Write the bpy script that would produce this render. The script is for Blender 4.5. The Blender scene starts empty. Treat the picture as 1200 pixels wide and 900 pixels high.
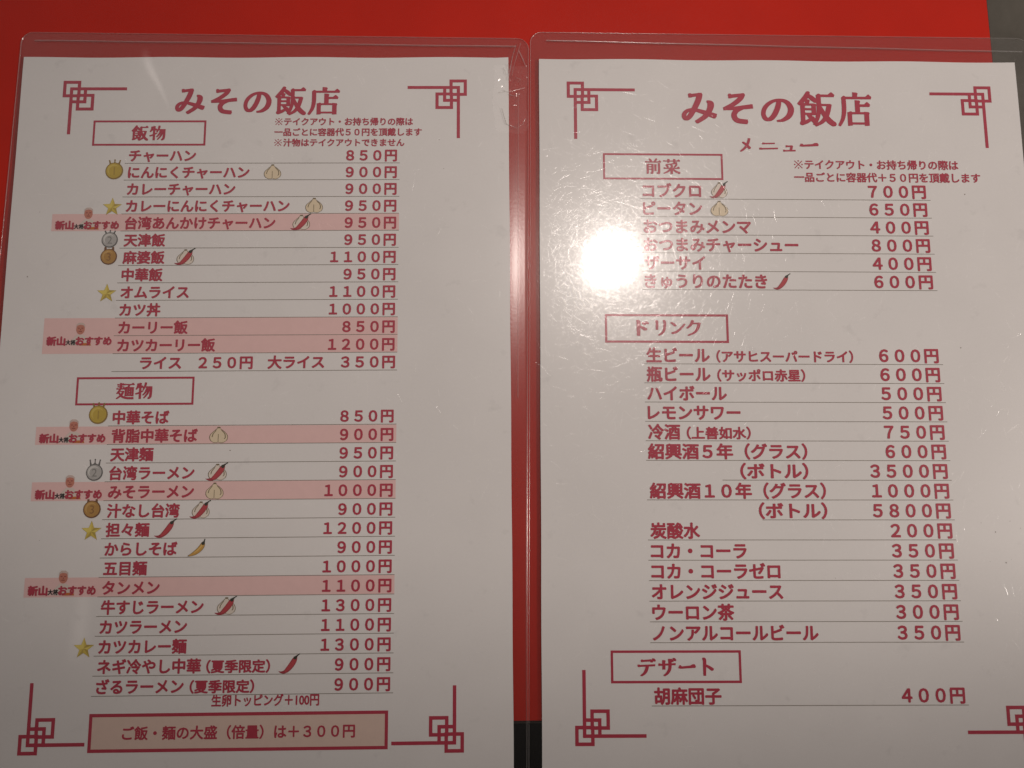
# -*- coding: utf-8 -*-
import bpy, bmesh, math, random
from mathutils import Vector, Matrix
from mathutils.geometry import delaunay_2d_cdt
rnd = random.Random(7)
S = bpy.context.scene
COL = S.collection
MM = 0.001
TOP = 0.75                      # height of the menu paper above the floor (m)
YAW = -0.11                     # turns the measured frame so that the table edges follow the axes

# ------------------------------------------------------------------ camera
R0 = Matrix(((0.99483177, -0.10153689, 0.0), (0.10059604, 0.98561357, -0.13581725), (0.01379046, 0.13511532, 0.99073391)))
TURN = Matrix.Rotation(YAW, 3, 'Z')
cd = bpy.data.cameras.new('camera'); cam = bpy.data.objects.new('camera', cd); COL.objects.link(cam)
cd.sensor_width = 36.0; cd.lens = 902.827 / 1200 * 36.0
cd.clip_start = 0.01; cd.clip_end = 60
cam.matrix_world = Matrix.Translation((0, 0, TOP + 0.314655)) @ (TURN @ R0).to_4x4()
S.camera = cam

def turn(x, y):
    v = TURN @ Vector((x, y, 0)); return v.x, v.y

# ------------------------------------------------------------------ world: dim warm room, darker on the viewer's side
W = bpy.data.worlds.new('World'); S.world = W; W.use_nodes = True
nt = W.node_tree; nt.nodes.clear()
out = nt.nodes.new('ShaderNodeOutputWorld'); bg = nt.nodes.new('ShaderNodeBackground')
tc = nt.nodes.new('ShaderNodeTexCoord'); dot = nt.nodes.new('ShaderNodeVectorMath'); dot.operation = 'DOT_PRODUCT'
dot.inputs[1].default_value = (0.0, 0.93, 0.25)
mr = nt.nodes.new('ShaderNodeMapRange'); mr.inputs['From Min'].default_value = -0.12; mr.inputs['From Max'].default_value = 0.75
mix = nt.nodes.new('ShaderNodeMix'); mix.data_type = 'RGBA'
mix.inputs[6].default_value = (0.025, 0.021, 0.018, 1); mix.inputs[7].default_value = (0.345, 0.308, 0.292, 1)
nt.links.new(tc.outputs['Generated'], dot.inputs[0]); nt.links.new(dot.outputs['Value'], mr.inputs['Value'])
nt.links.new(mr.outputs['Result'], mix.inputs[0]); nt.links.new(mix.outputs[2], bg.inputs['Color'])
bg.inputs['Strength'].default_value = 1.0
nt.links.new(bg.outputs[0], out.inputs[0])

# ------------------------------------------------------------------ the lamp over the table
lx, ly = turn(0.0987, 0.2744)
ld = bpy.data.lights.new('ceiling_lamp', 'SPOT'); lo = bpy.data.objects.new('ceiling_lamp', ld); COL.objects.link(lo)
ld.energy = 2.8; ld.color = (1.0, 0.875, 0.80); ld.shadow_soft_size = 0.022
lo.location = (lx, ly, TOP + 0.55)
ax_, ay_ = turn(0.110, 0.050)                         # fade-out cone added to this lamp to dim the near edge and far left
lo.rotation_euler = (Vector((ax_, ay_, TOP)) - lo.location).to_track_quat('-Z', 'Y').to_euler()
ld.spot_size = math.radians(80); ld.spot_blend = 0.75

# added unseen spot; its cone edge stands in for a shadow across the cards
l2 = bpy.data.lights.new('added_spot', 'SPOT'); o2 = bpy.data.objects.new('added_spot', l2); COL.objects.link(o2)
x2, y2 = turn(1.35, 0.05); o2.location = (x2, y2, TOP + 0.9)
x3, y3 = turn(0.05, 0.232); o2.rotation_euler = (Vector((x3, y3, TOP)) - o2.location).to_track_quat('-Z', 'Y').to_euler()
l2.energy = 38; l2.color = (1.0, 0.885, 0.81); l2.shadow_soft_size = 0.05
l2.spot_size = math.radians(22.6); l2.spot_blend = 0.13

S.view_settings.view_transform = 'Standard'; S.view_settings.look = 'None'
S.view_settings.exposure = 0.09; S.view_settings.gamma = 1

# ================================================================== materials
def new_mat(name):
    m = bpy.data.materials.new(name); m.use_nodes = True
    n = m.node_tree.nodes; n.clear()
    o = n.new('ShaderNodeOutputMaterial')
    return m, n, m.node_tree.links, o

def noise(n, l, scale, detail=3, coord=None, rough=0.55):
    t = n.new('ShaderNodeTexNoise'); t.inputs['Scale'].default_value = scale
    t.inputs['Detail'].default_value = detail; t.inputs['Roughness'].default_value = rough
    if coord is None:
        coord = n.new('ShaderNodeTexCoord')
    l.new(coord.outputs['Object'], t.inputs['Vector'])
    return t

def film_coat(n, l, p, coord):
    """the clear plastic over the sheet: glossy, slightly wavy, hazed by fine scratches"""
    p.inputs['Coat Weight'].default_value = 1.0
    p.inputs['Coat Roughness'].default_value = 0.074
    p.inputs['Coat IOR'].default_value = 1.45
    a = noise(n, l, 18, 2, coord); b = noise(n, l, 700, 2, coord)
    h = n.new('ShaderNodeMath'); h.operation = 'MULTIPLY_ADD'; h.inputs[1].default_value = 0.012
    l.new(b.outputs['Fac'], h.inputs[0]); l.new(a.outputs['Fac'], h.inputs[2])
    bp = n.new('ShaderNodeBump'); bp.inputs['Strength'].default_value = 0.35; bp.inputs['Distance'].default_value = 0.0006
    l.new(h.outputs[0], bp.inputs['Height']); l.new(bp.outputs['Normal'], p.inputs['Coat Normal'])

def printed(name, col, mottle=0.06, ink_noise=260):
    m, n, l, o = new_mat(name)
    p = n.new('ShaderNodeBsdfPrincipled'); tc_ = n.new('ShaderNodeTexCoord')
    t = noise(n, l, ink_noise, 4, tc_)
    r = n.new('ShaderNodeMapRange'); r.inputs['To Min'].default_value = 1 - mottle; r.inputs['To Max'].default_value = 1 + mottle
    l.new(t.outputs['Fac'], r.inputs['Value'])
    v = n.new('ShaderNodeVectorMath'); v.operation = 'SCALE'; v.inputs[0].default_value = col[:3]
    l.new(r.outputs['Result'], v.inputs['Scale']); l.new(v.outputs[0], p.inputs['Base Color'])
    p.inputs['Roughness'].default_value = 0.29; p.inputs['Specular IOR Level'].default_value = 0.72
    film_coat(n, l, p, tc_)
    l.new(p.outputs[0], o.inputs[0])
    return m

def paper_material():
    m, n, l, o = new_mat('menu_paper')
    p = n.new('ShaderNodeBsdfPrincipled'); tc_ = n.new('ShaderNodeTexCoord')
    fine = noise(n, l, 900, 3, tc_); big = noise(n, l, 26, 5, tc_, 0.62); smudge = noise(n, l, 95, 4, tc_, 0.6)
    r1 = n.new('ShaderNodeMapRange'); r1.inputs['To Min'].default_value = 0.975; r1.inputs['To Max'].default_value = 1.02
    l.new(fine.outputs['Fac'], r1.inputs['Value'])
    r2 = n.new('ShaderNodeMapRange'); r2.inputs['From Min'].default_value = 0.3; r2.inputs['From Max'].default_value = 0.7
    r2.inputs['To Min'].default_value = 0.955; r2.inputs['To Max'].default_value = 1.0
    l.new(big.outputs['Fac'], r2.inputs['Value'])
    r3 = n.new('ShaderNodeMapRange'); r3.inputs['From Min'].default_value = 0.62; r3.inputs['From Max'].default_value = 0.8
    r3.inputs['To Min'].default_value = 1.0; r3.inputs['To Max'].default_value = 0.86
    l.new(smudge.outputs['Fac'], r3.inputs['Value'])
    a = n.new('ShaderNodeMath'); a.operation = 'MULTIPLY'; b = n.new('ShaderNodeMath'); b.operation = 'MULTIPLY'
    l.new(r1.outputs[0], a.inputs[0]); l.new(r2.outputs[0], a.inputs[1]); l.new(a.outputs[0], b.inputs[0]); l.new(r3.outputs[0], b.inputs[1])
    v = n.new('ShaderNodeVectorMath'); v.operation = 'SCALE'; v.inputs[0].default_value = (0.775, 0.755, 0.735)
    l.new(b.outputs[0], v.inputs['Scale']); l.new(v.outputs[0], p.inputs['Base Color'])
    p.inputs['Roughness'].default_value = 0.29; p.inputs['Specular IOR Level'].default_value = 0.72
    film_coat(n, l, p, tc_)
    l.new(p.outputs[0], o.inputs[0])
    return m

def clear_plastic(name, milk=0.07, rough=0.1, gloss=0.07, bump=0.0, bscale=300, tint=(0.93, 0.92, 0.9), extra=0.0, sheen=False):
    m, n, l, o = new_mat(name)
    tr = n.new('ShaderNodeBsdfTransparent'); tr.inputs[0].default_value = (*tint, 1)
    df = n.new('ShaderNodeBsdfDiffuse'); df.inputs[0].default_value = (0.75, 0.72, 0.7, 1)
    gl = n.new('ShaderNodeBsdfGlossy'); gl.inputs['Roughness'].default_value = rough; gl.inputs['Color'].default_value = (1, 1, 1, 1)
    m1 = n.new('ShaderNodeMixShader'); m1.inputs[0].default_value = milk
    m2 = n.new('ShaderNodeMixShader'); m2.inputs[0].default_value = gloss
    l.new(tr.outputs[0], m1.inputs[1]); l.new(df.outputs[0], m1.inputs[2])
    l.new(m1.outputs[0], m2.inputs[1]); l.new(gl.outputs[0], m2.inputs[2])
    if bump:
        t = noise(n, l, bscale, 3)
        bp = n.new('ShaderNodeBump'); bp.inputs['Strength'].default_value = bump; bp.inputs['Distance'].default_value = 0.0004
        l.new(t.outputs['Fac'], bp.inputs['Height']); l.new(bp.outputs[0], gl.inputs['Normal'])
    if extra and sheen:              # painted sheen: gloss fades out towards the rim of the fold
        at = n.new('ShaderNodeAttribute'); at.attribute_name = 'sheen'
        sc = n.new('ShaderNodeVectorMath'); sc.operation = 'SCALE'; sc.inputs['Scale'].default_value = extra
        l.new(at.outputs['Color'], sc.inputs[0]); l.new(sc.outputs[0], gl.inputs['Color'])
    if extra:                       # worn edges and painted sheen that only catch light
        gl.inputs['Color'].default_value = (extra, extra, extra, 1)
        ad = n.new('ShaderNodeAddShader')
        l.new(m1.outputs[0], ad.inputs[0]); l.new(gl.outputs[0], ad.inputs[1]); l.new(ad.outputs[0], o.inputs[0])
    else:
        l.new(m2.outputs[0], o.inputs[0])
    return m

def simple(name, col, rough=0.5, spec=0.5, var=0.15, scale=60, bump=0.0, bscale=200, bdist=0.0005):
    m, n, l, o = new_mat(name)
    p = n.new('ShaderNodeBsdfPrincipled'); tc_ = n.new('ShaderNodeTexCoord')
    t = noise(n, l, scale, 5, tc_)
    r = n.new('ShaderNodeMapRange'); r.inputs['From Min'].default_value = 0.25; r.inputs['From Max'].default_value = 0.75
    r.inputs['To Min'].default_value = 1 - var; r.inputs['To Max'].default_value = 1 + var
    l.new(t.outputs['Fac'], r.inputs['Value'])
    v = n.new('ShaderNodeVectorMath'); v.operation = 'SCALE'; v.inputs[0].default_value = col
    l.new(r.outputs[0], v.inputs['Scale']); l.new(v.outputs[0], p.inputs['Base Color'])
    p.inputs['Roughness'].default_value = rough; p.inputs['Specular IOR Level'].default_value = spec
    if bump:
        b = noise(n, l, bscale, 3, tc_)
        bp = n.new('ShaderNodeBump'); bp.inputs['Strength'].default_value = bump; bp.inputs['Distance'].default_value = bdist
        l.new(b.outputs['Fac'], bp.inputs['Height']); l.new(bp.outputs[0], p.inputs['Normal'])
    l.new(p.outputs[0], o.inputs[0])
    return m

PAPER = paper_material()
INK = printed('crimson_ink', (0.425, 0.036, 0.066), 0.12)
LINE = printed('grey_rule_ink', (0.23, 0.20, 0.165), 0.12)
BAND = printed('pink_highlight_ink', (0.785, 0.53, 0.505), 0.05)
BLACKINK = printed('black_ink', (0.018, 0.015, 0.015), 0.1)
BEIGE = printed('beige_box_ink', (0.70, 0.535, 0.455), 0.05)
SPECK = printed('speck_brown', (0.30, 0.26, 0.23), 0.2)
GARLIC = printed('garlic_beige_ink', (0.72, 0.60, 0.42), 0.06)
GPALE = printed('garlic_pale_ink', (0.73, 0.65, 0.56), 0.06)
OLIVE = printed('olive_outline_ink', (0.19, 0.145, 0.08), 0.1)
CHILI = printed('chili_red_ink', (0.46, 0.055, 0.065), 0.08)
CHILID = printed('chili_deep_red_ink', (0.33, 0.035, 0.05), 0.08)
STEM = printed('chili_stem_ink', (0.035, 0.035, 0.022), 0.1)
YCHILI = printed('yellow_chili_ink', (0.56, 0.31, 0.07), 0.08)
YCHILIL = printed('yellow_chili_light_ink', (0.68, 0.45, 0.14), 0.08)
GOLD = printed('gold_ink', (0.50, 0.36, 0.055), 0.1)
GOLDL = printed('gold_light_ink', (0.60, 0.46, 0.10), 0.1)
GOLDD = printed('gold_dark_ink', (0.27, 0.17, 0.035), 0.1)
SILV = printed('silver_ink', (0.42, 0.41, 0.39), 0.1)
SILVL = printed('silver_light_ink', (0.62, 0.61, 0.58), 0.1)
SILVD = printed('silver_dark_ink', (0.13, 0.125, 0.12), 0.1)
GOLDD2 = printed('gold_numeral_ink', (0.37, 0.25, 0.045), 0.1)
SILVD2 = printed('silver_numeral_ink', (0.22, 0.215, 0.2), 0.1)
BROND2 = printed('bronze_numeral_ink', (0.25, 0.125, 0.04), 0.1)
BRON = printed('bronze_ink', (0.42, 0.23, 0.06), 0.1)
BRONL = printed('bronze_light_ink', (0.54, 0.33, 0.11), 0.1)
BROND = printed('bronze_dark_ink', (0.17, 0.075, 0.03), 0.1)
STARL = printed('star_light_ink', (0.70, 0.57, 0.13), 0.06)
STARM = printed('star_yellow_ink', (0.60, 0.46, 0.08), 0.06)
STARD = printed('star_dark_ink', (0.43, 0.32, 0.06), 0.06)
SKIN = printed('face_red_ink', (0.53, 0.20, 0.14), 0.2, 1500)
HAIR = printed('grey_hair_ink', (0.58, 0.46, 0.41), 0.2, 1500)
COAT = printed('white_coat_ink', (0.66, 0.57, 0.51), 0.06)
ORANGE = printed('orange_trim_ink', (0.52, 0.15, 0.03), 0.1)
FACED = printed('face_dark_ink', (0.26, 0.06, 0.04), 0.1)

SLEEVE = clear_plastic('clear_sleeve_plastic', 0.003, 0.23, 0.046, 0.05, 900)
RIDGE = clear_plastic('sleeve_ridge_plastic', 0.14, 0.22, 0.20)
TAPE = clear_plastic('clear_tape', 0.01, 0.12, 0.05, 0.12, 900, tint=(1, 1, 1), extra=0.035)
SCRATCH = clear_plastic('scratch_plastic', 0.0, 0.2, 0.35, tint=(1, 1, 1), extra=0.20)
CREASESHEEN = clear_plastic('crease_sheen_plastic', 0.0, 0.16, 0.045, tint=(1, 1, 1), extra=0.16, sheen=True)
SHEEN = clear_plastic('sheen_plastic', 0.0, 0.3, 0.06, tint=(1, 1, 1), extra=0.11, sheen=True)

# ================================================================== mesh helpers (shapes in millimetres)
def link(name, me, parent=None, mats=()):
    for m in mats:
        me.materials.append(m)
    o = bpy.data.objects.new(name, me); COL.objects.link(o)
    if parent is not None:
        o.parent = parent
    return o

def mesh_from(vs, fs, mi=None, smooth=False, up=False):
    me = bpy.data.meshes.new('mesh')
    me.from_pydata([(v[0] * MM, v[1] * MM, v[2] * MM) for v in vs], [], fs)
    if mi:
        me.polygons.foreach_set('material_index', mi)
    if up:
        me.update()
        flip = [p.index for p in me.polygons if p.normal.z < 0]
        if flip:
            bm = bmesh.new(); bm.from_mesh(me); bm.faces.ensure_lookup_table()
            bmesh.ops.reverse_faces(bm, faces=[bm.faces[i] for i in flip]); bm.to_mesh(me); bm.free()
    if smooth:
        me.polygons.foreach_set('use_smooth', [True] * len(fs))
    me.update()
    return me

def union2d(polys):
    """one flat triangulation of overlapping polygons"""
    vs, fs = [], []
    for p in polys:
        if sum(a[0] * b[1] - b[0] * a[1] for a, b in zip(p, list(p[1:]) + [p[0]])) < 0: p = p[::-1]
        k = len(vs); vs += [Vector(q) for q in p]; fs.append(list(range(k, k + len(p))))
    r = delaunay_2d_cdt(vs, [], fs, 0, 1e-5)
    return [tuple(v) for v in r[0]], [f for f, of in zip(r[2], r[5]) if of]

class Print:
    """layers of flat ink that become ONE mesh"""
    def __init__(s): s.vs, s.fs, s.mi, s.mats = [], [], [], []
    def add(s, polys, mat, z):
        if mat not in s.mats: s.mats.append(mat)
        v, f = union2d(polys); s.raw(v, f, mat, z)
    def raw(s, v, f, mat, z):
        if mat not in s.mats: s.mats.append(mat)
        i = s.mats.index(mat); k = len(s.vs)
        s.vs += [(a[0], a[1], z) for a in v]
        for q in f:
            q = [k + j for j in q]
            a, b, c = s.vs[q[0]], s.vs[q[1]], s.vs[q[2]]
            if (b[0] - a[0]) * (c[1] - a[1]) - (b[1] - a[1]) * (c[0] - a[0]) < 0: q = q[::-1]
            s.fs.append(q); s.mi.append(i)
    def build(s, name, parent):
        return link(name, mesh_from(s.vs, s.fs, s.mi), parent, s.mats)

def circle(x, y, rx, ry=None, n=24, a0=0):
    ry = ry or rx
    return [(x + rx * math.cos(a0 + 2 * math.pi * i / n), y + ry * math.sin(a0 + 2 * math.pi * i / n)) for i in range(n)]
def rect(x0, y0, x1, y1): return [(x0, y0), (x1, y0), (x1, y1), (x0, y1)]
def frame(x0, y0, x1, y1, w):
    """four overlapping strips"""
    return [rect(x0, y0, x1, y0 + w), rect(x0, y1 - w, x1, y1), rect(x0, y0, x0 + w, y1), rect(x1 - w, y0, x1, y1)]

def smooth_path(pts, k=5):
    if len(pts) < 3: return pts
    r = []
    P = [pts[0]] + list(pts) + [pts[-1]]
    for i in range(1, len(P) - 2):
        for j in range(k):
            t = j / k
            r.append(tuple(0.5 * (2 * P[i][d] + (P[i + 1][d] - P[i - 1][d]) * t + (2 * P[i - 1][d] - 5 * P[i][d] + 4 * P[i + 1][d] - P[i + 2][d]) * t * t
                     + (3 * P[i][d] - P[i - 1][d] - 3 * P[i + 1][d] + P[i + 2][d]) * t ** 3) for d in range(3)))
    r.append(tuple(pts[-1]))
    return r

def stroke(pts, smooth=True, caps=False):
    """polygons of a brush line through (x, y, width)"""
    q = smooth_path(pts) if smooth else list(pts)
    polys = []
    for i, (a, b) in enumerate(zip(q, q[1:])):
        dx, dy = b[0] - a[0], b[1] - a[1]; L = math.hypot(dx, dy)
        if L < 1e-6: continue
        nx, ny = -dy / L, dx / L
        polys.append([(a[0] + nx * a[2] / 2, a[1] + ny * a[2] / 2), (a[0] - nx * a[2] / 2, a[1] - ny * a[2] / 2),
                      (b[0] - nx * b[2] / 2, b[1] - ny * b[2] / 2), (b[0] + nx * b[2] / 2, b[1] + ny * b[2] / 2)])
        if (i > 0 or caps) and a[2] > 0.05: polys.append(circle(a[0], a[1], a[2] / 2 * 0.99, n=8, a0=0.2))
    if caps: polys.append(circle(q[-1][0], q[-1][1], q[-1][2] / 2, n=8, a0=0.2))
    return polys

# ------------------------------------------------------------------ gothic lettering
_tc = bpy.data.curves.new('lettering', 'FONT'); _tc.size = 1.0; _tc.resolution_u = 3
_to = bpy.data.objects.new('lettering', _tc); COL.objects.link(_to)
_cache = {}
def glyphs(s):
    key = s
    if key not in _cache:
        _tc.body = s
        dg = bpy.context.evaluated_depsgraph_get(); dg.update()
        ev = _to.evaluated_get(dg); me = ev.to_mesh()
        v = [(a.co.x, a.co.y) for a in me.vertices]; f = [list(p.vertices) for p in me.polygons]
        ev.to_mesh_clear(); _cache[key] = (v, f)
    return _cache[key]

def text(pr, s, em, yc, x0=None, x1=None, mat=None, z=0.09, bold=0.035):
    """ink from x0 and/or to x1, centred on yc"""
    if s[0] == '※' and mat is None:                       # the mark is fine-lined: kept light beside the bold words
        cx, cy, r = x0 + .40 * em, yc, .40 * em
        text(pr, s[1:], em, yc, x0 + em * 1.02, x1, mat, z, bold)
        pr.add(stroke([(cx - r * .92, cy - r * .92, .075 * em), (cx + r * .92, cy + r * .92, .075 * em)], False) + stroke([(cx - r * .92, cy + r * .92, .075 * em), (cx + r * .92, cy - r * .92, .075 * em)], False)
               + [circle(cx + r * dx_, cy + r * dy_, .072 * em, n=10) for dx_, dy_ in ((0, .88), (0, -.88), (.88, 0), (-.88, 0))], INK, z)
        return
    v, f = glyphs(s)
    lo_, hi = min(a[0] for a in v), max(a[0] for a in v)
    sx = em
    if x0 is not None and x1 is not None: sx = (x1 - x0) / (hi - lo_)
    ox = x0 - lo_ * sx if x0 is not None else x1 - hi * sx
    # bold: the same glyphs printed again a hair aside, each pass a few microns above the last
    for i in range(8):
        t = i * math.pi / 4
        pr.raw([(ox + (a[0] + bold * math.cos(t)) * sx, yc + (a[1] - 0.378 + bold * math.sin(t)) * em) for a in v], f, mat or INK, z + .004 * i)

# ------------------------------------------------------------------ brush (mincho) lettering: strokes on a 100-grid, y down
def H(x0, x1, y, w=7, tip=True, rise=0):
    p = [[(x0, y - w / 2), (x1, y - rise - w / 2), (x1, y - rise + w / 2), (x0, y + w / 2)]]
    p.append([(x0 - 1, y - w * .5), (x0 + 3, y - w * .9), (x0 + 7, y - w * .5), (x0 + 7, y + w * .5), (x0 + 1, y + w * .6)])
    if tip: p.append([(x1 - 13, y - rise - w / 2 + .5), (x1 - 5, y - rise - w / 2 - 7), (x1 + 3, y - rise - w / 2 + 1), (x1 + 1, y - rise + w / 2), (x1 - 10, y - rise + w / 2)])
    return p
def V(x, y0, y1, w=12):
    return [[(x - w / 2, y0), (x + w / 2 - 1, y0 + 1), (x + w / 2 + 2, y0 + 4), (x + w / 2, y0 + 9), (x + w / 2, y1 - 1), (x - w / 2, y1)]]
def P(*pts): return stroke(pts)
def L(*pts): return stroke(pts, False)
DAK = lambda x, y: P((x, y, 3), (x + 5, y + 6, 9), (x + 9, y + 12, 8)) + P((x + 15, y - 5, 3), (x + 20, y + 1, 9), (x + 24, y + 7, 8))
BRUSH = {
 'み': lambda: H(20, 56, 9, 9, False, 5) + P((52, 3, 13), (47, 24, 13), (33, 55, 12), (20, 78, 11), (9, 86, 10), (3, 75, 9), (11, 61, 8), (30, 55, 8), (60, 63, 11), (97, 77, 15)) + P((76, 27, 6), (84, 36, 15), (80, 56, 13), (66, 78, 11), (40, 97, 9)),
 'そ': lambda: H(20, 70, 10, 10, False, 5) + P((68, 3, 11), (58, 18, 12), (32, 38, 11), (3, 52, 9)) + L((2, 52, 8), (40, 50, 10), (98, 43, 13)) + P((70, 46, 9), (45, 57, 12), (35, 73, 14), (45, 90, 14), (78, 95, 14)),
 'の': lambda: P((57, 14, 11), (52, 40, 13), (40, 70, 13), (26, 87, 12), (12, 86, 11), (5, 66, 10), (12, 40, 10), (32, 19, 9), (58, 11, 9), (82, 20, 12), (94, 46, 15), (87, 73, 14), (68, 90, 10), (50, 94, 6)),
 '飯': lambda: P((30, -2, 8), (22, 14, 12), (3, 36, 8)) + P((30, 8, 8), (40, 17, 12), (50, 27, 9)) + V(26, 20, 34, 9) + V(13, 34, 92, 10) + H(13, 44, 36, 6, False) + H(13, 44, 50, 6, False) + H(13, 44, 64, 6, False) + V(43, 33, 68, 10)
   + P((8, 93, 11), (24, 87, 9), (42, 74, 5)) + P((26, 64, 7), (36, 77, 10), (46, 88, 12)) + H(55, 97, 9, 7) + P((57, 7, 11), (57, 50, 10), (52, 76, 9), (43, 97, 6)) + H(58, 88, 37, 6, False) + P((86, 35, 11), (78, 66, 11), (66, 86, 9), (46, 99, 6)) + P((60, 42, 7), (70, 64, 11), (84, 85, 14), (97, 96, 13)),
 '店': lambda: V(52, -2, 14, 12) + H(16, 97, 15, 7) + P((18, 13, 11), (18, 52, 11), (13, 78, 9), (2, 99, 6)) + V(58, 22, 60, 12) + H(58, 92, 38, 7) + V(34, 58, 99, 11) + H(34, 84, 61, 6, False) + V(84, 57, 99, 12) + H(34, 84, 92, 6, False),
 '物': lambda: P((14, 6, 10), (12, 22, 9), (3, 40, 6)) + H(12, 43, 27, 7) + V(27, 0, 99, 11) + P((1, 68, 8), (20, 62, 8), (46, 48, 5)) + P((60, 0, 11), (55, 20, 9), (45, 42, 6)) + H(55, 92, 25, 6, False) + P((92, 22, 11), (91, 60, 12), (88, 86, 12), (77, 96, 9)) + P((70, 28, 10), (60, 56, 8), (44, 76, 5)) + P((82, 28, 10), (72, 64, 9), (50, 94, 5)),
 '麺': lambda: H(6, 44, 12, 6) + V(25, 0, 38, 10) + H(8, 42, 24, 5, False) + H(2, 48, 37, 6) + P((22, 38, 8), (14, 54, 8), (3, 66, 5)) + H(14, 40, 52, 5, False) + P((40, 50, 9), (30, 74, 9), (3, 97, 5)) + P((14, 58, 6), (32, 82, 10), (60, 93, 12), (98, 94, 13)) + H(48, 98, 10, 6) + P((74, 10, 8), (70, 20, 8), (64, 28, 6)) + V(54, 26, 82, 9) + V(93, 26, 82, 9) + H(54, 93, 29, 5, False) + H(54, 93, 78, 5, False) + V(67, 29, 78, 7) + V(80, 29, 78, 7) + H(67, 80, 45, 5, False) + H(67, 80, 61, 5, False),
 '前': lambda: P((26, 0, 6), (33, 7, 11), (38, 15, 9)) + P((72, 0, 10), (66, 9, 9), (58, 17, 5)) + H(2, 98, 20, 7) + V(15, 33, 98, 11) + H(15, 46, 36, 6, False) + P((46, 33, 11), (46, 80, 11), (43, 94, 10), (34, 92, 5)) + H(15, 46, 52, 6, False) + H(15, 46, 68, 6, False) + V(65, 35, 80, 11) + P((88, 28, 11), (88, 80, 12), (85, 95, 11), (74, 91, 5)),
 '菜': lambda: H(2, 98, 13, 6) + V(32, 0, 24, 10) + V(67, 0, 24, 10) + P((82, 25, 10), (52, 33, 7), (18, 36, 5)) + P((17, 40, 6), (24, 46, 10), (28, 54, 8)) + P((46, 38, 6), (51, 43, 10), (54, 51, 8)) + P((80, 36, 10), (74, 46, 8), (66, 54, 5)) + H(4, 96, 61, 7) + V(50, 53, 99, 12) + P((46, 63, 9), (28, 82, 9), (3, 95, 5)) + P((54, 63, 7), (72, 80, 10), (98, 93, 13)),
 'メ': lambda: P((74, 5, 12), (60, 45, 11), (36, 75, 9), (5, 97, 6)) + P((24, 32, 8), (50, 50, 11), (76, 76, 14)),
 'ニ': lambda: H(20, 82, 24, 12, False, 3) + H(4, 98, 82, 14, False, 5),
 'ュ': lambda: H(28, 70, 48, 11, False, 3) + P((70, 44, 12), (66, 66, 11), (62, 86, 10)) + H(8, 94, 88, 11, False, 2),
 'ー': lambda: L((4, 47, 16), (14, 52, 9), (75, 48, 11), (90, 44, 17), (98, 50, 8)),
 'ド': lambda: P((32, 2, 10), (36, 14, 13), (35, 60, 12), (35, 99, 10)) + P((36, 38, 7), (54, 47, 11), (70, 60, 14)) + DAK(56, 14),
 'リ': lambda: P((20, 4, 9), (26, 14, 13), (25, 62, 10)) + P((72, 2, 9), (78, 14, 13), (75, 58, 12), (60, 84, 9), (36, 99, 5)),
 'ン': lambda: P((8, 10, 7), (22, 20, 12), (34, 34, 13)) + P((14, 92, 13), (40, 82, 12), (70, 54, 9), (94, 20, 5)),
 'ク': lambda: P((46, 0, 11), (34, 28, 10), (10, 52, 5)) + H(38, 86, 20, 8, False) + P((86, 16, 12), (76, 50, 12), (54, 80, 9), (16, 99, 5)),
 'デ': lambda: H(22, 68, 16, 9, False, 3) + H(3, 94, 44, 9, False, 4) + P((54, 42, 11), (48, 66, 11), (36, 86, 9), (18, 99, 5)) + DAK(70, 8),
 'ザ': lambda: H(3, 94, 38, 9, False, 4) + V(30, 12, 64, 11) + P((62, 8, 10), (65, 22, 12), (63, 60, 11), (50, 84, 9), (32, 99, 5)) + DAK(70, 6),
 'ト': lambda: P((30, 2, 10), (36, 14, 14), (35, 60, 12), (35, 99, 10)) + P((36, 38, 7), (60, 50, 11), (84, 66, 14)),
}
def brush(pr, ch, x0, x1, y1, y0, z=0.09, heavy=2.4):
    """ch fitted between x0..x1 and y1 (top) .. y0 (bottom)"""
    v, f = union2d(BRUSH[ch]())
    for i in range(8):
        t = i * math.pi / 4; e = heavy * (1.0 if i % 2 == 0 else 1.41)
        pr.raw([(x0 + (a[0] + e * math.cos(t)) / 100 * (x1 - x0), y1 - (a[1] + e * .35 * math.sin(t)) / 100 * (y1 - y0)) for a in v], f, INK, z + .004 * i)

# ------------------------------------------------------------------ little printed pictures: box x0, y1(top), x1, y0(bottom)
def unit(x0, y1, x1, y0):
    return lambda pts: [(x0 + p[0] * (x1 - x0), y0 + p[1] * (y1 - y0)) for p in pts]
def upath(x0, y1, x1, y0, pts):
    w = x1 - x0
    return [(x0 + p[0] * w, y0 + p[1] * (y1 - y0), p[2] * w) for p in pts]

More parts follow.
